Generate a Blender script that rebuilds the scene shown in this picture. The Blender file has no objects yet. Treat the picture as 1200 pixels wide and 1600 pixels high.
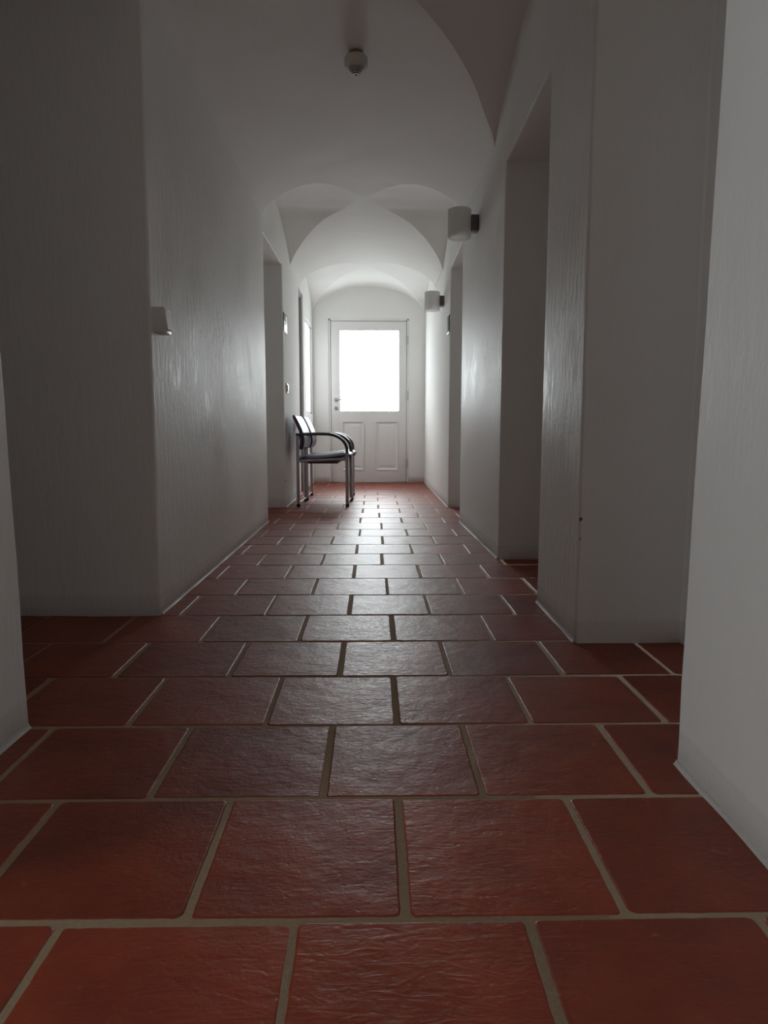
import bpy, bmesh, math, random
from mathutils import Vector, Matrix, noise
random.seed(7)
S = bpy.context.scene
C = S.collection

# ------------------------------------------------------------------ camera
cam = bpy.data.objects.new('camera', bpy.data.cameras.new('camera'))
C.objects.link(cam)
cam.location = (0, 0, .65)
cam.rotation_euler = (math.radians(90 - 6.832), 0, math.radians(-0.9123))
cam.data.sensor_fit = 'HORIZONTAL'
cam.data.sensor_width = 36
cam.data.lens = 36 * 1060 / 1200
cam.data.clip_start = .02
S.camera = cam

# ------------------------------------------------------------------ light
SKY, GLOW, GROUND = 7.0, 20.0, 4.5     # hazy sky, brightest low over the street the door opens to
S.view_settings.view_transform = 'Standard'
S.view_settings.look = 'None'
S.view_settings.gamma = 1
S.view_settings.use_curve_mapping = False
S.view_settings.exposure = 0.4
S.cycles.max_bounces = 16
S.cycles.diffuse_bounces = 10
S.cycles.glossy_bounces = 5
S.cycles.transparent_max_bounces = 12
S.cycles.sample_clamp_indirect = 6
S.cycles.use_denoising = True

w = bpy.data.worlds.new('overcast_sky'); S.world = w; w.use_nodes = True
nt = w.node_tree; nt.nodes.clear()
out = nt.nodes.new('ShaderNodeOutputWorld'); bg = nt.nodes.new('ShaderNodeBackground')
tc = nt.nodes.new('ShaderNodeTexCoord'); sp = nt.nodes.new('ShaderNodeSeparateXYZ')
def wnode(k, **kw):
    n = nt.nodes.new(k)
    for a, v in kw.items(): setattr(n, a, v)
    return n
mr = wnode('ShaderNodeMapRange'); mr.inputs['From Min'].default_value = -.12; mr.inputs['From Max'].default_value = .02
mr.inputs['To Min'].default_value = GROUND / SKY; mr.inputs['To Max'].default_value = 1
dot = wnode('ShaderNodeVectorMath', operation='DOT_PRODUCT'); dot.inputs[1].default_value = (0, .985, .17)
lobe = wnode('ShaderNodeMapRange', interpolation_type='SMOOTHSTEP'); lobe.inputs['From Min'].default_value = .72; lobe.inputs['From Max'].default_value = .985
lobe.inputs['To Min'].default_value = SKY; lobe.inputs['To Max'].default_value = GLOW
mul = wnode('ShaderNodeMath', operation='MULTIPLY')
nt.links.new(tc.outputs['Generated'], sp.inputs[0]); nt.links.new(sp.outputs['Z'], mr.inputs['Value'])
nt.links.new(tc.outputs['Generated'], dot.inputs[0]); nt.links.new(dot.outputs['Value'], lobe.inputs['Value'])
nt.links.new(mr.outputs[0], mul.inputs[0]); nt.links.new(lobe.outputs[0], mul.inputs[1]); nt.links.new(mul.outputs[0], bg.inputs['Strength'])
bg.inputs['Color'].default_value = (.93, .97, 1, 1)
nt.links.new(bg.outputs[0], out.inputs['Surface'])

def portal(name, loc, rot, sx, sy):
    l = bpy.data.lights.new(name, 'AREA'); l.shape = 'RECTANGLE'; l.size = sx; l.size_y = sy
    l.cycles.is_portal = True
    o = bpy.data.objects.new(name, l); C.objects.link(o); o.location = loc; o.rotation_euler = rot
    return o
YE = 8.56                                   # inner face of the end wall
portal('daylight_through_door_glass', (-.045, YE + .12, 1.386), (math.radians(-90), 0, 0), .80, 1.06)
BACKY = -3.2
WY0, WY1, WZ0, WZ1 = -.86, .04, .75, 2.0       # window in the left wall of the hall behind the camera
HX = -2.5
VY0, VY1, VZ0, VZ1 = 7.67, 8.46, .85, 1.90         # side window in the niche beside the end door
portal('daylight_through_hall_window', (HX - .02, (WY0 + WY1) / 2, (WZ0 + WZ1) / 2), (math.radians(90), 0, math.radians(-90)), WY1 - WY0, WZ1 - WZ0)

# ------------------------------------------------------------------ materials
def nodes(name):
    m = bpy.data.materials.new(name); m.use_nodes = True
    t = m.node_tree; b = t.nodes['Principled BSDF']
    return m, t, b
def N(t, kind, **kw):
    n = t.nodes.new(kind)
    for k, v in kw.items():
        if k in n.inputs: n.inputs[k].default_value = v
        else: setattr(n, k, v)
    return n
def L(t, a, b): t.links.new(a, b)

def simple(name, col, rough=.5, metal=0, bump=0, bscale=80, var=.06, coat=0, sheen=0):
    m, t, b = nodes(name)
    geo = N(t, 'ShaderNodeTexCoord')
    nz = N(t, 'ShaderNodeTexNoise', Scale=bscale, Detail=4.0)
    L(t, geo.outputs['Object'], nz.inputs['Vector'])
    mx = N(t, 'ShaderNodeMix', data_type='RGBA')
    mx.inputs['A'].default_value = (*[c * (1 - var) for c in col], 1)
    mx.inputs['B'].default_value = (*[min(1, c * (1 + var)) for c in col], 1)
    L(t, nz.outputs['Fac'], mx.inputs['Factor']); L(t, mx.outputs['Result'], b.inputs['Base Color'])
    b.inputs['Roughness'].default_value = rough; b.inputs['Metallic'].default_value = metal
    b.inputs['Coat Weight'].default_value = coat
    b.inputs['Sheen Weight'].default_value = sheen
    if bump:
        bp = N(t, 'ShaderNodeBump', Strength=bump, Distance=.002)
        L(t, nz.outputs['Fac'], bp.inputs['Height']); L(t, bp.outputs[0], b.inputs['Normal'])
    return m

def plaster(name, streak=1.0, gloss=.45, spots=(), skirt=False, col=(.84, .845, .83), spec=.45):
    """lime-painted plaster with brush strokes, patchy sheen and a few chips"""
    m, t, b = nodes(name)
    geo = N(t, 'ShaderNodeNewGeometry')
    mp = N(t, 'ShaderNodeMapping'); mp.inputs['Scale'].default_value = (12, 11, 3.2)
    L(t, geo.outputs['Position'], mp.inputs['Vector'])
    n1 = N(t, 'ShaderNodeTexNoise', Scale=4.0, Detail=6.0, Roughness=.62); L(t, mp.outputs[0], n1.inputs['Vector'])
    n2 = N(t, 'ShaderNodeTexNoise', Scale=2.2, Detail=3.0); L(t, geo.outputs['Position'], n2.inputs['Vector'])
    n3 = N(t, 'ShaderNodeTexNoise', Scale=90.0, Detail=3.0); L(t, geo.outputs['Position'], n3.inputs['Vector'])
    pm = N(t, 'ShaderNodeMapRange'); pm.interpolation_type = 'SMOOTHSTEP'
    pm.inputs['From Min'].default_value = .46; pm.inputs['From Max'].default_value = .64
    pm.inputs['To Min'].default_value = .02; pm.inputs['To Max'].default_value = spec
    # roughness
    mr = N(t, 'ShaderNodeMapRange'); mr.inputs['From Min'].default_value = .35; mr.inputs['From Max'].default_value = .65
    mr.inputs['To Min'].default_value = gloss - .16; mr.inputs['To Max'].default_value = gloss + .2
    mm = N(t, 'ShaderNodeMath', operation='MULTIPLY_ADD'); mm.inputs[1].default_value = .5
    L(t, n1.outputs['Fac'], mm.inputs[0])
    hm = N(t, 'ShaderNodeMath', operation='MULTIPLY'); hm.inputs[1].default_value = .5
    L(t, n2.outputs['Fac'], hm.inputs[0]); L(t, hm.outputs[0], mm.inputs[2])
    L(t, mm.outputs[0], mr.inputs['Value']); L(t, mm.outputs[0], pm.inputs['Value']); 
    sy = N(t, 'ShaderNodeSeparateXYZ'); L(t, geo.outputs['Position'], sy.inputs[0])
    rub = N(t, 'ShaderNodeMapRange'); rub.inputs['From Min'].default_value = 5.0; rub.inputs['From Max'].default_value = 5.7      # paint rubbed shiny only along the middle of the corridor
    rub.inputs['To Min'].default_value = 1; rub.inputs['To Max'].default_value = 0; L(t, sy.outputs['Y'], rub.inputs['Value'])
    sm = N(t, 'ShaderNodeMath', operation='MULTIPLY'); L(t, rub.outputs[0], sm.inputs[0]); L(t, pm.outputs[0], sm.inputs[1])
    L(t, sm.outputs[0], b.inputs['Specular IOR Level'])
    L(t, mr.outputs[0], b.inputs['Roughness'])
    # bump
    b1 = N(t, 'ShaderNodeBump', Strength=.5 * streak, Distance=.005); L(t, n1.outputs['Fac'], b1.inputs['Height'])
    b2 = N(t, 'ShaderNodeBump', Strength=.25, Distance=.0015); L(t, n3.outputs['Fac'], b2.inputs['Height'])
    L(t, b1.outputs[0], b2.inputs['Normal']); L(t, b2.outputs[0], b.inputs['Normal'])
    # colour
    mx = N(t, 'ShaderNodeMix', data_type='RGBA')
    mx.inputs['A'].default_value = (*[c * .95 for c in col], 1); mx.inputs['B'].default_value = (*[c * 1.03 for c in col], 1)
    L(t, n2.outputs['Fac'], mx.inputs['Factor'])
    last = mx.outputs['Result']
    def over(last, fac, c):
        q = N(t, 'ShaderNodeMix', data_type='RGBA'); q.inputs['B'].default_value = (*c, 1)
        L(t, last, q.inputs['A']); L(t, fac, q.inputs['Factor']); return q.outputs['Result']
    if skirt:
        sz = N(t, 'ShaderNodeSeparateXYZ'); L(t, geo.outputs['Position'], sz.inputs[0])
        ad = N(t, 'ShaderNodeMath', operation='MULTIPLY_ADD'); ad.inputs[1].default_value = .02
        L(t, n1.outputs['Fac'], ad.inputs[0]); L(t, sz.outputs['Z'], ad.inputs[2])
        r = N(t, 'ShaderNodeMapRange'); r.inputs['From Min'].default_value = .078; r.inputs['From Max'].default_value = .084
        r.inputs['To Min'].default_value = .3; r.inputs['To Max'].default_value = 0
        L(t, ad.outputs[0], r.inputs['Value']); last = over(last, r.outputs[0], (.60, .59, .57))
    for (p, rad, c) in spots:
        v = N(t, 'ShaderNodeVectorMath', operation='DISTANCE'); v.inputs[1].default_value = p
        L(t, geo.outputs['Position'], v.inputs[0])
        a = N(t, 'ShaderNodeMath', operation='MULTIPLY_ADD'); a.inputs[1].default_value = rad * .9
        L(t, n3.outputs['Fac'], a.inputs[0]); L(t, v.outputs['Value'], a.inputs[2])
        r = N(t, 'ShaderNodeMapRange'); r.inputs['From Min'].default_value = rad * 1.25; r.inputs['From Max'].default_value = rad * 1.5
        r.inputs['To Min'].default_value = 1; r.inputs['To Max'].default_value = 0
        L(t, a.outputs[0], r.inputs['Value']); last = over(last, r.outputs[0], c)
    L(t, last, b.inputs['Base Color'])
    return m

BROWN = (.12, .085, .06)
m_wall_l = plaster('limewash_plaster', 1.0, .50, [((-.745, 5.77, .225), .013, (.08, .07, .07))], True)
m_wall_r = plaster('limewash_plaster_chipped', 1.0, .50, [((.622, 2.012, .385), .011, BROWN), ((.624, 2.016, .325), .005, BROWN),
                                                          ((.64, 7.9, .99), .014, (.35, .34, .33))], True)
m_vault = plaster('vault_plaster', .25, .75)
m_end = plaster('end_wall_plaster', .4, .5, (), True)
m_splay = plaster('glossy_reveal_paint', .12, .13)

def tile_material():
    m, t, b = nodes('terracotta_tile')
    geo = N(t, 'ShaderNodeNewGeometry')
    rnd = geo.outputs['Random Per Island']
    wn = N(t, 'ShaderNodeTexWhiteNoise', noise_dimensions='1D'); L(t, rnd, wn.inputs['W'])
    off = N(t, 'ShaderNodeVectorMath', operation='SCALE'); off.inputs['Scale'].default_value = 40
    L(t, wn.outputs['Color'], off.inputs[0])
    pos = N(t, 'ShaderNodeVectorMath', operation='ADD'); L(t, geo.outputs['Position'], pos.inputs[0]); L(t, off.outputs[0], pos.inputs[1])
    P = pos.outputs[0]
    big = N(t, 'ShaderNodeTexNoise', Scale=7.0, Detail=5.0, Roughness=.6); L(t, P, big.inputs['Vector'])
    fine = N(t, 'ShaderNodeTexNoise', Scale=140.0, Detail=4.0, Roughness=.6); L(t, P, fine.inputs['Vector'])
    pit = N(t, 'ShaderNodeTexVoronoi', Scale=60.0); L(t, P, pit.inputs['Vector'])
    mp = N(t, 'ShaderNodeMapping'); mp.inputs['Scale'].default_value = (18, 62, 20); L(t, P, mp.inputs['Vector'])
    rip = N(t, 'ShaderNodeTexNoise', Scale=1.0, Detail=2.5, Distortion=1.6); L(t, mp.outputs[0], rip.inputs['Vector'])
    # colour
    cr = N(t, 'ShaderNodeValToRGB')
    cr.color_ramp.elements[0].position = .25; cr.color_ramp.elements[0].color = (.185, .025, .009, 1)
    cr.color_ramp.elements[1].position = .75; cr.color_ramp.elements[1].color = (.315, .050, .015, 1)
    L(t, big.outputs['Fac'], cr.inputs['Fac'])
    hs = N(t, 'ShaderNodeHueSaturation'); L(t, cr.outputs[0], hs.inputs['Color'])
    r1 = N(t, 'ShaderNodeMapRange'); r1.inputs['To Min'].default_value = .78; r1.inputs['To Max'].default_value = 1.12
    L(t, rnd, r1.inputs['Value']); L(t, r1.outputs[0], hs.inputs['Value'])
    # pale scuffs
    sc = N(t, 'ShaderNodeTexNoise', Scale=26.0, Detail=5.0, Distortion=1.0); L(t, P, sc.inputs['Vector'])
    r2 = N(t, 'ShaderNodeMapRange'); r2.inputs['From Min'].default_value = .66; r2.inputs['From Max'].default_value = .74
    r2.inputs['To Max'].default_value = .45
    L(t, sc.outputs['Fac'], r2.inputs['Value'])
    mx = N(t, 'ShaderNodeMix', data_type='RGBA'); mx.inputs['B'].default_value = (.42, .13, .055, 1)
    L(t, hs.outputs[0], mx.inputs['A']); L(t, r2.outputs[0], mx.inputs['Factor']); L(t, mx.outputs['Result'], b.inputs['Base Color'])
    # roughness
    r3 = N(t, 'ShaderNodeMapRange'); r3.inputs['From Min'].default_value = .3; r3.inputs['From Max'].default_value = .7
    r3.inputs['To Min'].default_value = .37; r3.inputs['To Max'].default_value = .54
    L(t, fine.outputs['Fac'], r3.inputs['Value']); L(t, r3.outputs[0], b.inputs['Roughness'])
    # bumps
    wt = N(t, 'ShaderNodeMapRange'); wt.inputs['To Min'].default_value = .15; wt.inputs['To Max'].default_value = .6; wt.clamp = True
    L(t, wn.outputs['Value'], wt.inputs['Value'])
    b1 = N(t, 'ShaderNodeBump', Distance=.0022); L(t, wt.outputs[0], b1.inputs['Strength']); L(t, rip.outputs['Fac'], b1.inputs['Height'])
    pr = N(t, 'ShaderNodeMapRange'); pr.inputs['From Max'].default_value = .22; L(t, pit.outputs['Distance'], pr.inputs['Value'])
    b2 = N(t, 'ShaderNodeBump', Strength=.35, Distance=.0012); L(t, pr.outputs[0], b2.inputs['Height']); L(t, b1.outputs[0], b2.inputs['Normal'])
    b3 = N(t, 'ShaderNodeBump', Strength=.5, Distance=.0007); L(t, fine.outputs['Fac'], b3.inputs['Height']); L(t, b2.outputs[0], b3.inputs['Normal'])
    b4 = N(t, 'ShaderNodeBump', Strength=.7, Distance=.008); L(t, big.outputs['Fac'], b4.inputs['Height']); L(t, b3.outputs[0], b4.inputs['Normal'])
    L(t, b4.outputs[0], b.inputs['Normal'])
    return m
m_tile = tile_material()
m_grout = simple('sandy_grout', (.36, .265, .175), .9, bump=.6, bscale=220, var=.2)
m_caulk = simple('pale_mortar', (.52, .50, .47), .5, bump=.4, bscale=120, var=.12)
m_door = simple('white_gloss_paint', (.80, .80, .79), .32, bump=.1, bscale=30, var=.02)
m_gap = simple('shadow_gap_grey', (.30, .29, .28), .6)
m_steel = simple('brushed_steel', (.55, .54, .54), .32, 1)
m_tube = simple('grey_painted_tube', (.42, .41, .43), .30, .7, var=.05)
m_arm = simple('charcoal_green_armrest', (.035, .045, .04), .34, var=.1)
m_plum = simple('plum_upholstery', (.060, .022, .085), .42, bump=.25, bscale=400, var=.15, sheen=.08)
m_rubber = simple('black_rubber', (.02, .02, .02), .6)
m_shell = simple('dark_shell', (.03, .028, .032), .5)
m_glass_lamp = simple('frosted_lamp_glass', (.88, .88, .87), .35, var=.02)
_m, _t, _b = m_glass_lamp, m_glass_lamp.node_tree, m_glass_lamp.node_tree.nodes['Principled BSDF']
_o = [n for n in _t.nodes if n.type == 'OUTPUT_MATERIAL'][0]; _x = N(_t, 'ShaderNodeMixShader', Fac=.6); _tl = N(_t, 'ShaderNodeBsdfTranslucent'); _tl.inputs['Color'].default_value = (.9, .9, .89, 1)
L(_t, _b.outputs[0], _x.inputs[1]); L(_t, _tl.outputs[0], _x.inputs[2]); L(_t, _x.outputs[0], _o.inputs['Surface'])
m_bracket = simple('dull_nickel', (.16, .14, .14), .45, .8)
m_plast = simple('white_plastic', (.78, .77, .75), .45, var=.02)
m_det = simple('off_white_plastic', (.62, .60, .58), .45, var=.04)
m_dark = simple('dark_vent', (.02, .017, .018), .7)
m_wood = simple('brown_mount', (.36, .18, .07), .6, bscale=40, var=.3)
m_green = simple('green_sign', (.008, .12, .065), .25, var=.05)
m_green_matt = simple('matt_green_sign', (.006, .06, .035), .75, var=.05)
m_green_matt.node_tree.nodes['Principled BSDF'].inputs['Specular IOR Level'].default_value = .1
m_signwhite = simple('white_sign', (.85, .86, .84), .25, var=.02)

def pane_material():
    m = bpy.data.materials.new('clear_window_glass'); m.use_nodes = True; t = m.node_tree; t.nodes.clear()
    o = N(t, 'ShaderNodeOutputMaterial'); mx = N(t, 'ShaderNodeMixShader'); lw = N(t, 'ShaderNodeLayerWeight', Blend=.5); pw = N(t, 'ShaderNodeMath', operation='POWER'); pw.inputs[1].default_value = 5; fr = N(t, 'ShaderNodeMath', operation='MULTIPLY_ADD'); fr.inputs[1].default_value = .9; fr.inputs[2].default_value = .04
    L(t, lw.outputs['Facing'], pw.inputs[0]); L(t, pw.outputs[0], fr.inputs[0])
    tr = N(t, 'ShaderNodeBsdfTransparent'); gl = N(t, 'ShaderNodeBsdfGlossy', Roughness=.02)
    nz = N(t, 'ShaderNodeTexNoise', Scale=3.0); rp = N(t, 'ShaderNodeMix', data_type='RGBA')
    rp.inputs['A'].default_value = (.93, .95, .94, 1); rp.inputs['B'].default_value = (.97, .98, .975, 1)
    L(t, nz.outputs['Fac'], rp.inputs['Factor']); L(t, rp.outputs['Result'], tr.inputs['Color'])
    L(t, fr.outputs[0], mx.inputs['Fac']); L(t, tr.outputs[0], mx.inputs[1]); L(t, gl.outputs[0], mx.inputs[2])
    L(t, mx.outputs[0], o.inputs['Surface'])
    return m
m_pane = pane_material()
def frosted_material():
    m = bpy.data.materials.new('frosted_daylit_glass'); m.use_nodes = True; t = m.node_tree; t.nodes.clear()
    o = N(t, 'ShaderNodeOutputMaterial'); e = N(t, 'ShaderNodeEmission'); nz = N(t, 'ShaderNodeTexNoise', Scale=5.0)
    r_ = N(t, 'ShaderNodeMapRange'); r_.inputs['To Min'].default_value = 1.4; r_.inputs['To Max'].default_value = 1.8
    e.inputs['Color'].default_value = (.95, .98, 1, 1)
    L(t, nz.outputs['Fac'], r_.inputs['Value']); L(t, r_.outputs[0], e.inputs['Strength']); L(t, e.outputs[0], o.inputs['Surface'])
    return m
m_frost = frosted_material()

# ------------------------------------------------------------------ mesh helpers
def link(name, me, parent=None, smooth=False, angle=35):
    o = bpy.data.objects.new(name, me); C.objects.link(o)
    if parent: o.parent = parent
    if smooth:
        me.polygons.foreach_set('use_smooth', [True] * len(me.polygons))
        try: me.set_sharp_from_angle(angle=math.radians(angle))
        except Exception: pass
    return o
def obj(name, bm, mat, parent=None, smooth=True, angle=35, kind=None):
    me = bpy.data.meshes.new(name)
    bmesh.ops.recalc_face_normals(bm, faces=bm.faces)
    bm.to_mesh(me); bm.free(); me.materials.append(mat)
    o = link(name, me, parent, smooth, angle)
    if kind: o['kind'] = kind
    return o
def thing(name, label, cat, loc=(0, 0, 0), rz=0, group=None):
    o = bpy.data.objects.new(name, None); C.objects.link(o); o.empty_display_size = .1
    o.location = loc; o.rotation_euler = (0, 0, rz); o['label'] = label; o['category'] = cat
    if group: o['group'] = group
    return o
def box(bm, lo, hi, bev=0, seg=2):
    r = bmesh.ops.create_cube(bm, size=1)['verts']
    for v in r:
        v.co = Vector([lo[i] + (v.co[i] + .5) * (hi[i] - lo[i]) for i in range(3)])
    if bev:
        es = list({e for v in r for e in v.link_edges})
        bmesh.ops.bevel(bm, geom=es, offset=bev, segments=seg, affect='EDGES', profile=.5)
def B(lo, hi, bev=0, seg=2):
    bm = bmesh.new(); box(bm, lo, hi, bev, seg); return bm
def prism(bm, pts, z0, z1):
    a = [bm.verts.new((x, y, z0)) for x, y in pts]; b = [bm.verts.new((x, y, z1)) for x, y in pts]
    bm.faces.new(a); bm.faces.new(b)
    n = len(pts)
    for i in range(n): bm.faces.new((a[i], a[(i + 1) % n], b[(i + 1) % n], b[i]))
    bmesh.ops.recalc_face_normals(bm, faces=bm.faces)
def sweep(bm, path, w, h, n=14, side=Vector((0, 1, 0)), cap=True, power=2.0):
    """tube of (super)elliptic section w (along side) x h along a path"""
    rings = []
    for i, p in enumerate(path):
        p = Vector(p)
        t = (Vector(path[min(i + 1, len(path) - 1)]) - Vector(path[max(i - 1, 0)])).normalized()
        s = (side - t * side.dot(t)).normalized(); u = t.cross(s)
        ww = w[i] if isinstance(w, (list, tuple)) else w; hh = h[i] if isinstance(h, (list, tuple)) else h
        ring = []
        for k in range(n):
            a = 2 * math.pi * k / n; ca, sa = math.cos(a), math.sin(a)
            cx = math.copysign(abs(ca) ** (2 / power), ca); sx = math.copysign(abs(sa) ** (2 / power), sa)
            ring.append(bm.verts.new(p + s * (cx * ww / 2) + u * (sx * hh / 2)))
        rings.append(ring)
    for a, b in zip(rings, rings[1:]):
        for k in range(n): bm.faces.new((a[k], a[(k + 1) % n], b[(k + 1) % n], b[k]))
    if cap: bm.faces.new(rings[0]); bm.faces.new(rings[-1])
def lathe(bm, prof, n=40, axis='Z', off=(0, 0, 0)):
    rings = []
    for r, z in prof:
        ring = []
        for k in range(n):
            a = 2 * math.pi * k / n
            v = (r * math.cos(a), r * math.sin(a), z) if axis == 'Z' else ((z, r * math.cos(a), r * math.sin(a)) if axis == 'X' else (r * math.cos(a), z, r * math.sin(a)))
            ring.append(bm.verts.new(Vector(v) + Vector(off)))
        rings.append(ring)
    for a, b in zip(rings, rings[1:]):
        for k in range(n): bm.faces.new((a[k], a[(k + 1) % n], b[(k + 1) % n], b[k]))
    if prof[0][0] > 1e-5 and prof[0] != prof[-1]: bm.faces.new(rings[0])
    if prof[-1][0] > 1e-5 and prof[0] != prof[-1]: bm.faces.new(rings[-1])
    bmesh.ops.remove_doubles(bm, verts=bm.verts, dist=1e-6)

# ------------------------------------------------------------------ walls
def lerp_table(tab, y):
    if y <= tab[0][0]: return tab[0][1]
    for (a, va), (b, vb) in zip(tab, tab[1:]):
        if y <= b: return va + (vb - va) * (y - a) / (b - a)
    return tab[-1][1]
XL = [(-5, -.761), (1.44, -.761), (2.35, -.755), (4.86, -.753), (5.76, -.744), (8.56, -.745), (9, -.745)]
XR = [(-5, .595), (1.27, .595), (2.02, .620), (3.39, .634), (4.84, .621), (5.74, .637), (8.54, .645), (9, .645)]
ZT = 2.62

def wall(name, pts, cuts, mat, warp=None, cell=.11, bev=.009, wob=.003):
    """a plaster wall: plan outline, minus the openings, softened corners, hand-trowelled surface"""
    bm = bmesh.new(); prism(bm, pts, -.06, ZT)
    me = bpy.data.meshes.new(name); bm.to_mesh(me); bm.free()
    o = link(name, me)
    helpers = []
    for c in cuts:
        cb = bmesh.new(); prism(cb, c[0], c[1], c[2])
        cm = bpy.data.meshes.new('cut'); cb.to_mesh(cm); cb.free()
        h = link('cut', cm); helpers.append(h)
        md = o.modifiers.new('b', 'BOOLEAN'); md.operation = 'DIFFERENCE'; md.object = h; md.solver = 'EXACT'
    dg = bpy.context.evaluated_depsgraph_get(); dg.update()
    ev = o.evaluated_get(dg); em = ev.to_mesh()
    bm = bmesh.new(); bm.from_mesh(em); ev.to_mesh_clear()
    o.modifiers.clear()
    for h in helpers:
        m_ = h.data; bpy.data.objects.remove(h); bpy.data.meshes.remove(m_)
    bmesh.ops.dissolve_limit(bm, angle_limit=.01, verts=bm.verts, edges=bm.edges)
    es = [e for e in bm.edges if len(e.link_faces) == 2 and e.calc_face_angle(0) > .12 and
          not all(v.co.z < -.02 or v.co.z > ZT - .02 for v in e.verts)]
    bmesh.ops.bevel(bm, geom=es, offset=bev, segments=3, affect='EDGES', profile=.5)
    for ax in range(3):
        lo = min(v.co[ax] for v in bm.verts); hi = max(v.co[ax] for v in bm.verts)
        n = max(1, int((hi - lo) / cell))
        for k in range(1, n):
            p = Vector((0, 0, 0)); p[ax] = lo + (hi - lo) * k / n + .00137
            nn = Vector((0, 0, 0)); nn[ax] = 1
            bmesh.ops.bisect_plane(bm, geom=bm.verts[:] + bm.edges[:] + bm.faces[:], plane_co=p, plane_no=nn, dist=1e-5)
    for v in bm.verts:
        if warp: v.co = warp(v.co)
        q = v.co * 1.7
        d = Vector((noise.noise(q), noise.noise(q + Vector((31, 7, 3))), 0)) + .5 * Vector((noise.noise(q * 3.1 + Vector((3, 8, 1))), noise.noise(q * 3.1), 0))
        v.co += d * wob
    bmesh.ops.recalc_face_normals(bm, faces=bm.faces)
    bm.to_mesh(me); bm.free(); me.materials.append(mat)
    me.polygons.foreach_set('use_smooth', [True] * len(me.polygons))
    md = o.modifiers.new('weighted', 'WEIGHTED_NORMAL'); md.mode = 'FACE_AREA'; md.weight = 100
    o['kind'] = 'structure'
    return o
def rect(x0, y0, x1, y1): return [(x0, y0), (x1, y0), (x1, y1), (x0, y1)]


LEFT_OPEN = [(4.856, 5.752, 2.0), (7.00, 7.42, 2.08)]
RIGHT_OPEN = [(2.53, 3.392, 1.92), (4.835, 5.737, 1.965)]
def warp_left(c):
    x = c.x + (lerp_table(XL, c.y) + .755) * max(0, 1 - max(0, -.755 - c.x) / .3)
    y = c.y
    if 2.3 < y < 2.6 : y += .024 * c.z * max(0, 1 - (y - 2.355) / .24)
    if 1.2 < y < 1.5 : y -= .020 * c.z * max(0, 1 - (1.447 - y) / .24)
    return Vector((x, y, c.z))
def warp_right(c):
    x = c.x + (lerp_table(XR, c.y) - .62) * max(0, 1 - max(0, c.x - .62) / .25)
    y = c.y
    if 1.0 < y < 1.3: y -= .022 * c.z * max(0, 1 - (1.262 - y) / .24)
    return Vector((x, y, c.z))
wall('wall_left', [(-2.5, .78), (-.755, .78), (-.755, YE), (-1.175, YE), (-1.175, 2.9), (-2.5, 2.9)],
     [(rect(-2.3, 1.447, -.5, 2.355), -.2, 2.14)] +
     [(rect(-1.03, a, -.5, b), -.2, h) for a, b, h in LEFT_OPEN] +
     [(rect(-1.4, VY0, -.5, VY1), VZ0, VZ1)], m_wall_l, warp_left)
wall('wall_right', rect(.62, .6, 1.04, YE),
     [(rect(.4, 1.262, .95, 2.018), -.2, 2.10)] +
     [(rect(.4, a, .92, b), -.2, h) for a, b, h in RIGHT_OPEN], m_wall_r, warp_right)
DX0, DX1, DZ = -.547, .443, 2.016
wall('wall_end', rect(-1.2, YE, 1.1, YE + .38), [(rect(DX0, YE - .3, DX1, YE + .9), -.2, DZ)], m_end, None, .14, .007, .0015)
m_hall = plaster('hall_plaster', .4, .55)
wall('wall_hall_back', rect(-2.7, BACKY - .25, 1.24, BACKY), [], m_hall, None, .4)
wall('wall_hall_left', rect(-2.72, BACKY, HX, 3.0), [(rect(HX - .5, WY0, HX + .3, WY1), WZ0, WZ1)], m_hall, None, .4)
wall('wall_hall_right', rect(1.04, BACKY, 1.24, .8), [], m_hall, None, .4)

# ------------------------------------------------------------------ ceiling: barrel vault cut by lunettes
ZS, ZC, XC, HW = 2.105, 2.40, -.062, .692
_r = ZC - ZS; RAD = (HW * HW + _r * _r) / (2 * _r)
def barrel(x):
    t = abs(x - XC)
    return ZS if t >= HW else .5 * (ZC - RAD + math.sqrt(RAD * RAD - t * t)) + .5 * (ZS + _r * math.sqrt(1 - (t / HW) ** 2))
def barrel_inv(z):
    if z >= ZC: return 0
    if z <= ZS: return HW
    a, b = 0, HW
    for _ in range(40):
        m = (a + b) / 2
        if barrel(XC + m) > z: a = m
        else: b = m
    return a
A_ = [(4.83, ZS), (4.845, 2.215), (4.875, 2.292), (4.93, 2.345), (5.03, 2.374), (5.20, 2.394), (5.394, ZC), (5.55, 2.393), (5.591, 2.391), (5.80, 2.342), (6.07, 2.263), (6.34, 2.142), (6.37, ZS)]
B_ = [(7.14, ZS), (7.16, 2.20), (7.20, 2.275), (7.25, 2.335), (7.32, 2.384), (7.446, ZC), (7.664, 2.396), (7.95, 2.350), (8.25, 2.280), (8.46, 2.20), (8.56, ZS)]
C_ = [(2.05, ZS), (2.10, 2.24), (2.25, 2.345), (2.45, 2.388), (2.70, ZC), (2.83, 2.394), (2.962, 2.376), (3.15, 2.334), (3.385, 2.265), (3.583, 2.196), (3.71, ZS)]
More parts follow.
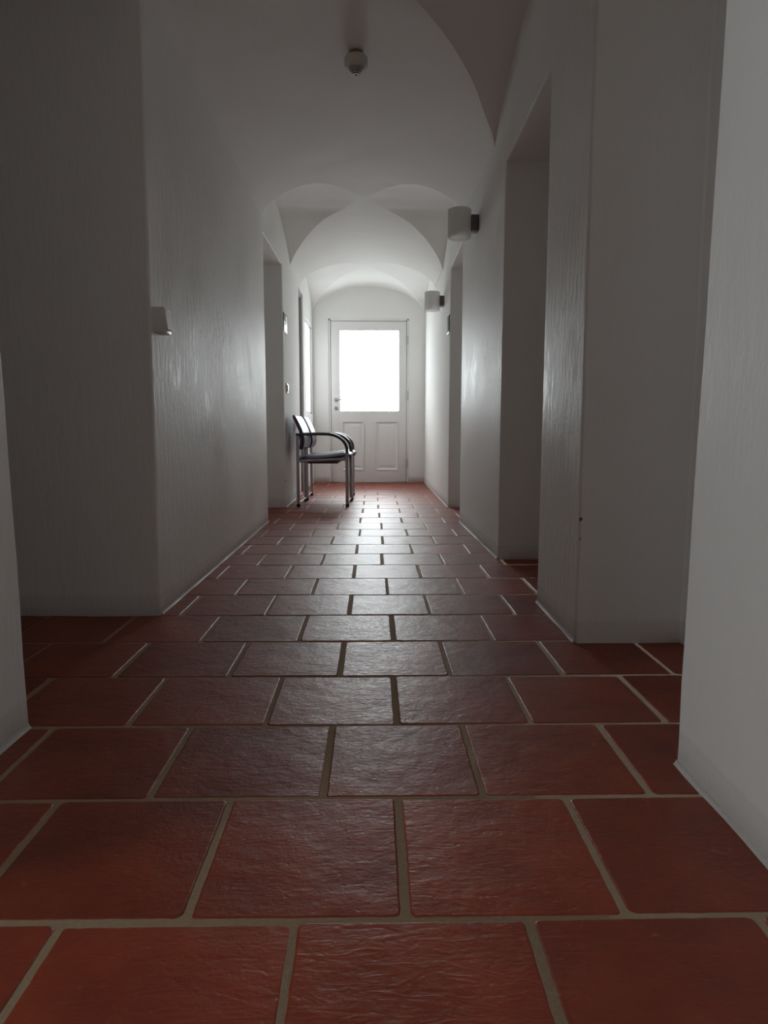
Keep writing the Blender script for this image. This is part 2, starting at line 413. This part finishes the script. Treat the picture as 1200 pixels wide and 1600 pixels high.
def smooth_table(tab, y):
    if y <= tab[0][0] or y >= tab[-1][0]: return 0
    for i in range(len(tab) - 1):
        if tab[i][0] <= y <= tab[i + 1][0]:
            p = [tab[max(0, i - 1)], tab[i], tab[i + 1], tab[min(len(tab) - 1, i + 2)]]
            h = p[2][0] - p[1][0]; t = (y - p[1][0]) / h
            s = (p[2][1] - p[1][1]) / h
            def lim(a, b, c):
                d0 = (b[1] - a[1]) / max(1e-9, b[0] - a[0]); d1 = (c[1] - b[1]) / max(1e-9, c[0] - b[0])
                return 0 if d0 * d1 <= 0 else 2 * d0 * d1 / (d0 + d1)
            m0 = lim(p[0], p[1], p[2]) if i > 0 else s; m1 = lim(p[1], p[2], p[3]) if i < len(tab) - 2 else s
            return ((2 * t**3 - 3 * t * t + 1) * p[1][1] + (t**3 - 2 * t * t + t) * h * m0 + (-2 * t**3 + 3 * t * t) * p[2][1] + (t**3 - t * t) * h * m1)
    return 0
def lun(side, y):
    tabs = (A_, B_) if side < 0 else (A_, B_, C_)
    return max([ZS] + [smooth_table(t, y) for t in tabs])
def vault():
    bm = bmesh.new()
    ys = []
    y = .4
    while y < YE + .03:
        ys.append(y)
        fine = any(a - .03 < y < a + .14 for a in (4.83, 7.14, 2.05))
        y += .003 if fine else .012
    NCOL, NS = 48, 8
    prev = None
    def wob(x, y, z):
        q = Vector((x, y, z)) * 2.2
        return z + .004 * noise.noise(q) + .002 * noise.noise(q * 2.7)
    XA, XB = -.80, .69
    for y in ys:
        wlz, wrz = lun(-1, y), lun(1, y)
        xl, xr = XC - barrel_inv(wlz), XC + barrel_inv(wrz)
        mid = [(xl + (xr - xl) * k / NCOL) for k in range(NCOL + 1)]
        cm = [bm.verts.new((x, y, wob(x, y, barrel(x)))) for x in mid]
        cl = [bm.verts.new((x, y, wob(x, y, wlz))) for x in [XA + (xl - XA) * k / NS for k in range(NS + 1)]]
        cr = [bm.verts.new((x, y, wob(x, y, wrz))) for x in [xr + (XB - xr) * k / NS for k in range(NS + 1)]]
        cur = (cm, cl, cr)
        if prev:
            for a, b in zip(prev, cur):
                for k in range(len(a) - 1): bm.faces.new((a[k], b[k], b[k + 1], a[k + 1]))
        prev = cur
    for f in bm.faces: f.normal_update()
    me = bpy.data.meshes.new('ceiling'); bm.to_mesh(me); bm.free(); me.materials.append(m_vault)
    me.polygons.foreach_set('use_smooth', [True] * len(me.polygons))
    o = link('ceiling', me); o['kind'] = 'structure'
vault()
obj('ceiling_hall', B((-2.7, BACKY - .25, 2.60), (1.24, 8.9, 2.72)), m_hall, smooth=False, kind='structure')

# ------------------------------------------------------------------ floor
def floor():
    bm = bmesh.new()
    J = .0043
    PX, PY = .302, .302
    def solid(x, y):
        return (x < -1.3 and y > 2.6) or (x > 1.15) or (x < -2.45) or (x < -.95 and .2 < y < 1.2)
    ROWS = {-1: [-.415, -.105, .206, .516], 0: [-.252, .043, .343], 1: [-.402, -.09, .197, .499], 2: [-.547, -.241, .052, .354],
            3: [-.388, -.09, .208, .508], 4: [-.235, .064, .373], 5: [-.383, -.087, .203]}
    k = -14
    while True:
        y0 = .839 + PY * k; y1 = y0 + PY
        if y0 > YE + .25: break
        J0 = ROWS.get(k)
        if J0 is None: b0 = (-.09 if k % 2 else .05) + random.uniform(-.008, .008); J0 = [b0, b0 + PX]
        xs = list(J0)
        while xs[0] > -2.6: xs.insert(0, xs[0] - PX)
        while xs[-1] < 1.2: xs.append(xs[-1] + PX)
        for n, (x0, x1) in enumerate(zip(xs, xs[1:])):
            if solid((x0 + x1) / 2, (y0 + y1) / 2): continue
            jx0, jx1, jy0, jy1 = [random.uniform(-.0022, .0022) for _ in range(4)]
            X0, X1, Y0, Y1 = x0 + J + jx0, x1 - J + jx1, y0 + J * .85 + jy0, y1 - J * .85 + jy1
            near = y0 < 3.2 and y1 > .3
            rc = random.uniform(.006, .014); out = []
            st = .014 if near else .06
            cs = [(X1 - rc, Y1 - rc, 0), (X0 + rc, Y1 - rc, 90), (X0 + rc, Y0 + rc, 180), (X1 - rc, Y0 + rc, 270)]
            for i, (cx, cy, a0) in enumerate(cs):
                for j in range(5):
                    a = math.radians(a0 + 22.5 * j); out.append((cx + rc * math.cos(a), cy + rc * math.sin(a)))
                nx = cs[(i + 1) % 4]; a1 = math.radians(a0 + 90)
                p = Vector((cx + rc * math.cos(a1), cy + rc * math.sin(a1))); q = Vector((nx[0] + rc * math.cos(a1), nx[1] + rc * math.sin(a1)))
                m = int((q - p).length / st)
                for j in range(1, m): out.append(tuple(p.lerp(q, j / m)))
            mx, my = (X0 + X1) / 2, (Y0 + Y1) / 2
            tx, ty, dz = random.gauss(0, .0022), random.gauss(0, .0022), random.uniform(-.0006, .0004)
            rings = []
            for ins, z in ((0, -.0075), (.0004, -.0028), (.0016, -.0010), (.0042, 0)):
                ring = []
                for (x, y) in out:
                    q = Vector((x * 55, y * 55, n * 3.1 + k)); jt = .0011 * noise.noise(q) + .0007 * noise.noise(q * 2.7)
                    dx, dy = mx - x, my - y; l = math.hypot(dx, dy)
                    # inset along the outline normal approximated by the nearer side
                    ux = max(-1, min(1, dx / ((X1 - X0) / 2))); uy = max(-1, min(1, dy / ((Y1 - Y0) / 2)))
                    sx = math.copysign(abs(ux) ** 12, ux); sy = math.copysign(abs(uy) ** 12, uy)
                    X = x + sx * (ins + jt); Y = y + sy * (ins + jt)
                    ring.append(bm.verts.new((X, Y, z + dz + tx * (X - mx) + ty * (Y - my))))
                rings.append(ring)
            m = len(out)
            for a, b in zip(rings, rings[1:]):
                for j in range(m): bm.faces.new((a[j], a[(j + 1) % m], b[(j + 1) % m], b[j]))
            bm.faces.new(rings[-1]); 
        k += 1
    for f in bm.faces: f.material_index = 0
    bmesh.ops.recalc_face_normals(bm, faces=bm.faces)
    g = bmesh.new(); box(g, (-2.7, BACKY - .25, -.12), (1.24, 8.9, -.0016))
    tmp = bpy.data.meshes.new('g'); 
    for f in g.faces: f.material_index = 1
    g.to_mesh(tmp); g.free(); bm.from_mesh(tmp); bpy.data.meshes.remove(tmp)
    me = bpy.data.meshes.new('floor'); bm.to_mesh(me); bm.free()
    me.materials.append(m_tile); me.materials.append(m_grout)
    me.polygons.foreach_set('use_smooth', [len(p.vertices) == 4 for p in me.polygons])
    o = link('floor', me); o['kind'] = 'structure'
floor()

# mortar fillets where the walls meet the tiles
def fillet(name, runs):
    bm = bmesh.new()
    for pts in runs:
        n = max(2, int((Vector(pts[1]) - Vector(pts[0])).length / .05)); prev = None
        d = (Vector(pts[1]) - Vector(pts[0])).normalized(); s = Vector((pts[2][0], pts[2][1]))
        for i in range(n + 1):
            p = Vector(pts[0]).lerp(Vector(pts[1]), i / n)
            wv = .0065 + .003 * noise.noise(Vector((p.x * 9, p.y * 9, 2))); hv = .009 + .003 * noise.noise(Vector((p.x * 7, p.y * 7, 5)))
            if len(pts) > 3: p = Vector((lerp_table(pts[3], p.y), p.y))
            prof = [(-.006, -.004), (wv, -.004), (wv, .0012), (wv * .55, hv * .45), (.002, hv), (-.006, hv)]
            ring = [bm.verts.new((p.x + s.x * a, p.y + s.y * a, z)) for a, z in prof]
            if prev:
                for k in range(6): bm.faces.new((prev[k], prev[(k + 1) % 6], ring[(k + 1) % 6], ring[k]))
            else: bm.faces.new(ring)
            prev = ring
        bm.faces.new(prev)
    return obj(name, bm, m_caulk, kind='structure')
fillet('baseboard_left', [((-.755, 2.37), (-.755, 4.85), (1, 0), XL), ((-.755, 5.76), (-.755, 7.12), (1, 0), XL), ((-.76, .1), (-.76, 1.44), (1, 0), XL)])
fillet('baseboard_right', [((.6, .1), (.6, 1.255), (-1, 0), XR), ((.62, 2.025), (.62, 2.525), (-1, 0), XR), ((.62, 3.40), (.62, 4.83), (-1, 0), XR), ((.62, 5.745), (.62, 8.55), (-1, 0), XR)])

# ------------------------------------------------------------------ end door
def solid_minus(bm, cuts):
    me = bpy.data.meshes.new('t'); bm.to_mesh(me); bm.free(); o = link('t', me); hs = []
    for c in cuts:
        bmesh.ops.recalc_face_normals(c, faces=c.faces)
        cm = bpy.data.meshes.new('c'); c.to_mesh(cm); c.free(); h = link('c', cm); hs.append(h)
        md = o.modifiers.new('b', 'BOOLEAN'); md.object = h; md.operation = 'DIFFERENCE'; md.solver = 'EXACT'
    dg = bpy.context.evaluated_depsgraph_get(); dg.update(); ev = o.evaluated_get(dg)
    r = bmesh.new(); r.from_mesh(ev.to_mesh()); ev.to_mesh_clear()
    for h in hs + [o]:
        m_ = h.data; bpy.data.objects.remove(h); bpy.data.meshes.remove(m_)
    return r
def rrect_prism(x0, z0, x1, z1, y0, y1, r=.012):
    bm = bmesh.new(); pts = []
    for cx, cz, a0 in ((x1 - r, z1 - r, 0), (x0 + r, z1 - r, 90), (x0 + r, z0 + r, 180), (x1 - r, z0 + r, 270)):
        for j in range(6):
            a = math.radians(a0 + 18 * j); pts.append((cx + r * math.cos(a), cz + r * math.sin(a)))
    a = [bm.verts.new((x, y0, z)) for x, z in pts]; b = [bm.verts.new((x, y1, z)) for x, z in pts]
    bm.faces.new(a); bm.faces.new(b); n = len(pts)
    for i in range(n): bm.faces.new((a[i], a[(i + 1) % n], b[(i + 1) % n], b[i]))
    return bm
door = thing('door_1', 'white wooden end door with a bright glazed upper half and two lower panels', 'door', (-.05, YE + .02, 0)); door['kind'] = 'structure'
def dchild(name, bm, mat, parent=door, **kw):
    o = obj(name, bm, mat, None, **kw); o.parent = parent
    if parent is door: o.matrix_parent_inverse = Matrix.Translation(-Vector(door.location))
    return o
YF = YE + .012
fr = bmesh.new()
box(fr, (DX0 - .004, YF, 0), (DX0 + .022, YF + .10, DZ + .004), .003); box(fr, (DX1 - .022, YF, 0), (DX1 + .004, YF + .10, DZ + .004), .003)
box(fr, (DX0, YF, DZ - .022), (DX1, YF + .10, DZ + .004), .003)
dchild('door_frame', fr, m_door)
st = bmesh.new(); box(st, (DX0 + .018, YF + .05, 0), (DX0 + .05, YF + .10, DZ - .02)); box(st, (DX1 - .05, YF + .05, 0), (DX1 - .018, YF + .10, DZ - .02)); box(st, (DX0 + .02, YF + .05, DZ - .05), (DX1 - .02, YF + .10, DZ - .02)); box(st, (DX0 + .018, YF + .055, -.002), (DX1 - .018, YF + .10, .025))
dchild('door_rebate', st, m_gap)
GX0, GX1, GZ0, GZ1 = -.417, .327, .888, 1.885
PAN = [(-.391, .154, -.114, .769), (.032, .154, .314, .769)]
lf = solid_minus(B((DX0 + .028, YF + .004, .012), (DX1 - .028, YF + .046, DZ - .028), .003),
                 [rrect_prism(GX0, GZ0, GX1, GZ1, YF - .1, YF + .2, .018)] + [B((x0, YF - .1, z0), (x1, YF + .018, z1)) for x0, z0, x1, z1 in PAN])
leaf = dchild('door_leaf', lf, m_door, angle=25)
for x0, z0, x1, z1 in PAN:
    p = bmesh.new()
    # moulding: sloped rim round the panel, then a raised field
    def ring(i0, y0, i1, y1):
        a = [(x0 + i0, y0, z0 + i0), (x1 - i0, y0, z0 + i0), (x1 - i0, y0, z1 - i0), (x0 + i0, y0, z1 - i0)]
        b = [(x0 + i1, y1, z0 + i1), (x1 - i1, y1, z0 + i1), (x1 - i1, y1, z1 - i1), (x0 + i1, y1, z1 - i1)]
        A = [p.verts.new(v) for v in a]; Bv = [p.verts.new(v) for v in b]
        for k in range(4): p.faces.new((A[k], A[(k + 1) % 4], Bv[(k + 1) % 4], Bv[k]))
        return Bv
    ring(-.001, YF - .003, .008, YF - .005); ring(.008, YF - .005, .022, YF + .014); ring(.022, YF + .014, .034, YF + .016)
    last = ring(.034, YF + .016, .062, YF + .007); p.faces.new(last)
    q = dchild('door_panel', p, m_door, leaf, smooth=False)
rim = solid_minus(rrect_prism(GX0 - .001, GZ0 - .001, GX1 + .001, GZ1 + .001, YF + .010, YF + .030, .018), [rrect_prism(GX0 + .006, GZ0 + .006, GX1 - .006, GZ1 - .006, YF - .1, YF + .2, .014)])
dchild('glazing_bead', rim, m_door, leaf)
dchild('glazing_bar', B((-.050, YF + .014, GZ0 + .004), (-.039, YF + .030, GZ1 - .004), .002), m_door, leaf)
for x0, x1 in ((GX0 + .004, -.0465), (-.0425, GX1 - .004)):
    dchild('glass_pane', B((x0, YF + .020, GZ0 + .004), (x1, YF + .024, GZ1 - .004)), m_pane, leaf, smooth=False)
hb = bmesh.new(); lathe(hb, [(.001, -.0075), (.020, -.0075), (.024, -.004), (.024, .003)], axis='Y', off=(-.461, YF + .002, 1.032))
box(hb, (-.467, YF - .040, 1.026), (-.455, YF - .002, 1.038), .003)
sweep(hb, [(-.463, YF - .040, 1.032), (-.44, YF - .043, 1.032), (-.40, YF - .043, 1.031), (-.365, YF - .042, 1.029)], .012, .016, side=Vector((0, 1, 0)))
dchild('door_handle', hb, m_steel)
kb = bmesh.new(); lathe(kb, [(.001, -.0075), (.020, -.0075), (.024, -.004), (.024, .003)], axis='Y', off=(-.461, YF + .002, .929)); box(kb, (-.463, YF - .0085, .921), (-.459, YF - .004, .934))
dchild('keyhole_rosette', kb, m_steel)
for z in (1.76, 1.085, .24):
    hg = bmesh.new()
    lathe(hg, [(.001, -.058), (.007, -.056), (.0085, -.050), (.0085, -.002), (.0075, 0), (.0085, .002), (.0085, .050), (.007, .056), (.001, .060)], n=16, off=(DX1 - .018, YF - .006, z))
    dchild('hinge', hg, m_steel)
dchild('threshold', B((DX0, YE + .005, -.002), (DX1, YE + .20, .008), .002), m_gap)

# doorway in the left wall: grey boxes added to paint the jamb's shade, and a closed leaf at the back of the reveal
m_jamb_shade = simple('jamb_shade_grey', (.30, .29, .29), .5)
d2 = thing('door_2', 'doorway in the left wall just behind the chairs, its jamb shade painted in grey', 'door', (-.99, 7.21, 0)); d2['kind'] = 'structure'
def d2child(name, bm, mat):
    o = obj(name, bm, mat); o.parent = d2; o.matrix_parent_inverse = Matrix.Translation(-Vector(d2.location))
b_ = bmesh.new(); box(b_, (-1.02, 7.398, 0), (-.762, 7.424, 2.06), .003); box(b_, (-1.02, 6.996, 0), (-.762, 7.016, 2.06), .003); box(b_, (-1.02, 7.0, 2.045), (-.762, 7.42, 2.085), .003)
d2child('shade_lining', b_, m_jamb_shade)
b_ = bmesh.new(); box(b_, (-1.03, 7.014, .006), (-.99, 7.40, 2.045), .002); box(b_, (-.992, 7.07, 1.1), (-.985, 7.345, 1.95), .003); box(b_, (-.992, 7.07, .15), (-.985, 7.345, .95), .003)
d2child('door_leaf', b_, m_door)

# window of the hall behind the camera
wn_ = thing('window_1', 'hall window in the side wall behind', 'window', (HX - .12, (WY0 + WY1) / 2, WZ0)); wn_['kind'] = 'structure'
f_ = bmesh.new(); t_ = .05
for lo, hi in (((WY0, WZ0), (WY0 + t_, WZ1)), ((WY1 - t_, WZ0), (WY1, WZ1)), ((WY0, WZ0), (WY1, WZ0 + t_)), ((WY0, WZ1 - t_), (WY1, WZ1))):
    box(f_, (HX - .16, lo[0], lo[1]), (HX - .10, hi[0], hi[1]), .004)
o = obj('window_frame', f_, m_door); o.parent = wn_; o.matrix_parent_inverse = Matrix.Translation(-Vector(wn_.location))
o = obj('glass_pane', B((HX - .132, WY0 + .04, WZ0 + .04), (HX - .128, WY1 - .04, WZ1 - .04)), m_pane, smooth=False); o.parent = wn_; o.matrix_parent_inverse = Matrix.Translation(-Vector(wn_.location))

wn2 = thing('window_2', 'narrow bright window in the left wall beside the end door', 'window', (-.78, (VY0 + VY1) / 2, VZ0)); wn2['kind'] = 'structure'
f_ = bmesh.new(); t_ = .022
for lo, hi in (((VY0, VZ0), (VY0 + t_, VZ1)), ((VY1 - t_, VZ0), (VY1, VZ1)), ((VY0, VZ0), (VY1, VZ0 + t_)), ((VY0, VZ1 - t_), (VY1, VZ1))):
    box(f_, (-.795, lo[0] - .004, lo[1] - .004), (-.764, hi[0] + .004, hi[1] + .004), .003)
o = obj('window_frame', f_, m_door); o.parent = wn2; o.matrix_parent_inverse = Matrix.Translation(-Vector(wn2.location))
o = obj('glass_pane', B((-.775, VY0 + .015, VZ0 + .015), (-.771, VY1 - .015, VZ1 - .015)), m_frost, smooth=False); o.parent = wn2; o.matrix_parent_inverse = Matrix.Translation(-Vector(wn2.location))

# ------------------------------------------------------------------ chairs
def make_chair(label):
    """local frame: +x is forward, y across, origin on the floor under the seat"""
    t = thing('armchair', label, 'chair', group='waiting chairs beside the left wall')
    HWY = .235; XR_, XF = -.21, .21; ZA = .618
    pl = []
    def arc(s):
        pts = [(XR_ - .012, s, ZA), (XR_ + .05, s, ZA + .003)]
        for k in range(6): pts.append((XR_ + .05 + (.25 - .05) * (k + 1) / 6, s, ZA + .003 + .002 * math.sin(k / 6 * 3.14)))
        cx, cz, rx, rz = XR_ + .25, .485, XF - XR_ - .25, ZA + .003 - .485
        for k in range(1, 13):
            a = math.pi / 2 * (1 - k / 12); pts.append((cx + rx * math.cos(a), s, cz + rz * math.sin(a)))
        pts.append((XF, s, .46)); return pts
    for s in (-HWY, HWY):
        bm = bmesh.new(); p = arc(s); n = len(p)
        sweep(bm, p, [.034] + [.044] * (n - 6) + [.040, .036, .032, .029, .027], [.020] + [.026] * (n - 2) + [.024], n=16, power=3)
        obj('armrest', bm, m_arm, t)
    for s in (-HWY, HWY):
        for x, zt in ((XR_, ZA - .006), (XF, .475)):
            bm = bmesh.new(); sweep(bm, [(x, s, .022), (x, s, zt)], .020, .028, n=16, side=Vector((0, 1, 0)), power=3)
            lg = obj('leg', bm, m_tube, t)
            bm = bmesh.new(); sweep(bm, [(x, s, .0008), (x, s, .026)], .024, .032, n=16, side=Vector((0, 1, 0)), power=3)
            obj('foot_cap', bm, m_rubber, lg)
    for x in (XR_, XF):
        bm = bmesh.new(); sweep(bm, [(x, -HWY + .005, .034), (x, HWY - .005, .034)], .014, .014, n=12, side=Vector((1, 0, 0)))
        obj('cross_bar', bm, m_tube, t)
    # seat frame rails
    bm = bmesh.new()
    for x in (XR_ + .012, XF - .022): sweep(bm, [(x, -HWY, .385 + (x + .2) * .05), (x, HWY, .385 + (x + .2) * .05)], .020, .020, n=12, side=Vector((1, 0, 0)))
    for s in (-HWY + .012, HWY - .012): sweep(bm, [(XR_, s, .392), (XF, s, .408)], .018, .022, n=12)
    obj('seat_frame', bm, m_tube, t)
    # seat pad: waterfall front, domed top
    NX, NY = 26, 20; L0, L1, WY = -.205, .245, .215
    def top(u, v):
        x = L0 + (L1 - L0) * u
        z = .432 + .044 * u - .012 * math.sin(math.pi * u)
        e = max(0, 1 - min(u, 1 - u) / .13); f = max(0, 1 - min(v, 1 - v) / .14)
        z += .010 * math.sin(math.pi * v) - .018 * e ** 2 - .020 * f ** 2
        if u > .82: z -= .022 * ((u - .82) / .18) ** 2
        return x, z
    def bot(u, v):
        z = .398 + .034 * u - .020 * math.sin(math.pi * min(1, u * 1.05)) * (.4 + .6 * math.sin(math.pi * v))
        if u > .8: z += .02 * ((u - .8) / .2)
        return z
    bm = bmesh.new(); T = {}; Bo = {}
    for i in range(NX + 1):
        for j in range(NY + 1):
            u, v = i / NX, j / NY
            x, z = top(u, v)
            cr = 1 - .05 * max(0, abs(u - .5) * 2 - .75) / .25
            y = (v - .5) * 2 * WY * cr
            T[i, j] = bm.verts.new((x, y, z)); Bo[i, j] = bm.verts.new((x * .98 + .002, y * .975, bot(u, v)))
    for i in range(NX):
        for j in range(NY):
            bm.faces.new((T[i, j], T[i + 1, j], T[i + 1, j + 1], T[i, j + 1])); bm.faces.new((Bo[i, j], Bo[i, j + 1], Bo[i + 1, j + 1], Bo[i + 1, j]))
    for i in range(NX):
        for j in (0, NY): bm.faces.new((T[i, j], T[i + 1, j], Bo[i + 1, j], Bo[i, j]))
    for j in range(NY):
        for i in (0, NX): bm.faces.new((T[i, j], T[i, j + 1], Bo[i, j + 1], Bo[i, j]))
    obj('seat', bm, m_plum, t, angle=60)
    bm = bmesh.new(); box(bm, (-.14, -.17, .368), (.13, .17, .402), .012); obj('seat_shell', bm, m_shell, t)
    # backrest: curved in profile and wrapped slightly round the back
    NZ, NY = 24, 18
    prof = [(.490, -.212), (.515, -.196), (.55, -.186), (.60, -.188), (.65, -.203), (.70, -.224), (.74, -.243), (.785, -.270)]
    def px(z): return lerp_table(prof, z)
    bm = bmesh.new(); Fv = {}; Bv = {}
    for i in range(NZ + 1):
        z = .490 + (.782 - .490) * i / NZ
        xs = (px(z - .02) + px(z) * 2 + px(z + .02)) / 4
        for j in range(NY + 1):
            v = (j / NY - .5) * 2
            c = i / NZ
            wy = .215 - .035 * max(0, (.2 - c) / .2) ** 2 - .03 * max(0, (c - .82) / .18) ** 2
            ed = max(0, 1 - (1 - abs(v)) / .16); ez = max(0, 1 - min(c, 1 - c) / .12)
            th = .040 * math.sqrt(max(.1, 1 - .7 * ed ** 2)) * math.sqrt(max(.1, 1 - .7 * ez ** 2))
            x = xs + .022 * v * v
            Fv[i, j] = bm.verts.new((x + th / 2, v * wy, z)); Bv[i, j] = bm.verts.new((x - th / 2, v * wy, z))
    for i in range(NZ):
        for j in range(NY):
            bm.faces.new((Fv[i, j], Fv[i, j + 1], Fv[i + 1, j + 1], Fv[i + 1, j])); bm.faces.new((Bv[i, j], Bv[i + 1, j], Bv[i + 1, j + 1], Bv[i, j + 1]))
        for j in (0, NY): bm.faces.new((Fv[i, j], Fv[i + 1, j], Bv[i + 1, j], Bv[i, j]))
    for j in range(NY):
        for i in (0, NZ): bm.faces.new((Fv[i, j], Fv[i, j + 1], Bv[i, j + 1], Bv[i, j]))
    obj('backrest', bm, m_plum, t, angle=60)
    bm = bmesh.new()
    for s in (-.12, .12): sweep(bm, [(-.200, s, .39), (-.212, s, .45), (-.208, s, .50), (-.204, s, .56), (-.214, s, .62)], .026, .009, n=12, power=4)
    sweep(bm, [(XR_, -HWY, .60), (XR_ - .006, -.1, .603), (XR_ - .006, .1, .603), (XR_, HWY, .60)], .016, .016, n=12, side=Vector((0, 0, 1)))
    obj('back_support', bm, m_tube, t)
    return t
def copy_tree(o, parent=None):
    c = o.copy(); C.objects.link(c)
    if parent: c.parent = parent
    for ch in o.children: copy_tree(ch, c)
    return c
ch = make_chair('nearer plum armchair with grey steel legs beside the left wall')
ch.location = (-.424, 6.035, 0); ch.rotation_euler.z = math.radians(-2)
c2 = copy_tree(ch); c2['label'] = 'farther plum armchair, closer to the glazed door, mostly hidden behind its twin'
c2.location = (-.412, 6.605, 0); c2.rotation_euler.z = math.radians(0)

# ------------------------------------------------------------------ wall lamps
def lamp(label, y, z, xw):
    t = thing('wall_lamp', label, 'lamp', (xw, y, z), 0, 'drum wall lamps on the right wall')
    bm = bmesh.new(); box(bm, (-.040, -.042, -.044), (.006, .042, .044), .003); obj('bracket', bm, m_bracket, t)
    bm = bmesh.new(); R0 = .069; X = -.040 - R0 + .004
    lathe(bm, [(R0 - .005, -.080), (R0 - .003, -.082), (R0 - .001, -.081), (R0, -.078), (R0, .078), (R0 - .001, .081), (R0 - .003, .082), (R0 - .005, .080), (R0 - .005, -.080)], n=56, off=(X, 0, 0))
    obj('lamp_shade', bm, m_glass_lamp, t)
    bm = bmesh.new(); box(bm, (X - .012, -.012, -.008), (-.036, .012, .008), .002); lathe(bm, [(.001, -.03), (.016, -.028), (.018, .02), (.001, .022)], n=20, off=(X, 0, 0)); obj('bulb_holder', bm, m_plast, t)
lamp('frosted drum wall lamp on the nearer pier of the right wall', 4.208, 1.872, .622)
lamp('smaller-looking frosted drum wall lamp on the right wall nearest the glazed door', 6.294, 1.808, .640)

# ------------------------------------------------------------------ smoke detector
t = thing('smoke_detector', 'white dome smoke detector with dark louvred tip hanging from the vault', 'smoke detector', (-.077, 3.40, 2.402))
bm = bmesh.new(); lathe(bm, [(.034, .012), (.034, -.016), (.032, -.018), (.001, -.018)]); obj('mount', bm, m_wood, t)
bm = bmesh.new(); lathe(bm, [(.030, -.016), (.050, -.020), (.0545, -.026), (.0555, -.034), (.055, -.050), (.0525, -.060), (.046, -.068), (.040, -.071), (.001, -.071)]); obj('body', bm, m_det, t)
bm = bmesh.new(); lathe(bm, [(.036, -.069), (.029, -.081), (.017, -.092), (.001, -.096)]); core = obj('louvre_core', bm, m_dark, t)
for k, (r, z) in enumerate(((.0395, -.073), (.0355, -.0785), (.0305, -.084), (.024, -.0895), (.0155, -.095))):
    bm = bmesh.new(); lathe(bm, [(r, z), (r + .0005, z - .001), (r - .0015, z - .0028), (r - .006, z - .0025), (r - .006, z), (r, z)], n=36); obj('louvre_ring', bm, m_det, core)
bm = bmesh.new()
for k in range(6):
    a = math.radians(60 * k + 20); p = [(.0385 * math.cos(a), .0385 * math.sin(a), -.072), (.030 * math.cos(a), .030 * math.sin(a), -.0845), (.016 * math.cos(a), .016 * math.sin(a), -.096)]
    sweep(bm, p, .003, .003, n=8, side=Vector((-math.sin(a), math.cos(a), 0)))
obj('louvre_rib', bm, m_det, core)

# ------------------------------------------------------------------ switches, signs
t = thing('light_switch', 'surface-mounted white light switch box at the edge of the near left wall', 'light switch', (-.755, 2.445, 1.03))
bm = bmesh.new(); box(bm, (-.004, -.041, -.043), (.038, .041, .043), .004); obj('switch_box', bm, m_plast, t)
bm = bmesh.new()
a = [(.036, -.030, -.032), (.036, .030, -.032), (.036, .030, .032), (.036, -.030, .032)]; b = [(.047, -.029, -.031), (.047, .029, -.031), (.039, .029, .031), (.039, -.029, .031)]
A = [bm.verts.new(v) for v in a]; Bq = [bm.verts.new(v) for v in b]; bm.faces.new(A); bm.faces.new(Bq)
for k in range(4): bm.faces.new((A[k], A[(k + 1) % 4], Bq[(k + 1) % 4], Bq[k]))
obj('rocker', bm, m_plast, t)
t = thing('light_switch', 'small white light switch on the left wall above and before the chairs', 'light switch', (-.745, 5.93, 1.012))
bm = bmesh.new(); box(bm, (-.003, -.041, -.041), (.012, .041, .041), .003); obj('switch_plate', bm, m_plast, t)
bm = bmesh.new(); box(bm, (.010, -.028, -.028), (.019, .028, .028), .003); obj('rocker', bm, m_plast, t)

def sign(label, x, y, z, s, w=.22, h=.15):
    t = thing('exit_sign', label, 'sign', (x, y, z), 0, 'green emergency signs on the side walls')
    bm = bmesh.new(); box(bm, (min(-.003 * s, .006 * s), -w / 2, -h / 2), (max(-.003 * s, .006 * s), w / 2, h / 2), .001); obj('sign_plate', bm, m_green if s > 0 else m_green_matt, t)
    if s < 0:
        for a_, b_ in ((-h / 2, -h / 2 + .006), (h / 2 - .006, h / 2)):
            bm = bmesh.new(); box(bm, (-.0075, -w / 2, a_), (-.0055, w / 2, b_)); obj('sign_border', bm, m_signwhite, t, smooth=False)
        return
    bm = bmesh.new(); X = .0062 * s
    # white doorway block and arrow of the escape sign
    def poly(p): bm.faces.new([bm.verts.new((X, y_, z_)) for y_, z_ in p])
    poly([(.015, -.060), (.095, -.060), (.095, .060), (.015, .060)])
    poly([(-.010, -.012), (-.060, -.012), (-.060, -.032), (-.098, 0), (-.060, .032), (-.060, .012), (-.010, .012)])
    e = bmesh.ops.extrude_face_region(bm, geom=bm.faces[:])
    for v in [g for g in e['geom'] if isinstance(g, bmesh.types.BMVert)]: v.co.x += .0008 * s
    obj('sign_symbol', bm, m_signwhite, t, smooth=False)
sign('green and white emergency sign on the left wall above the chairs', -.745, 5.90, 1.553, 1)
sign('dark green emergency sign on the right wall below the far lamp', .637, 5.83, 1.535, -1, .14)
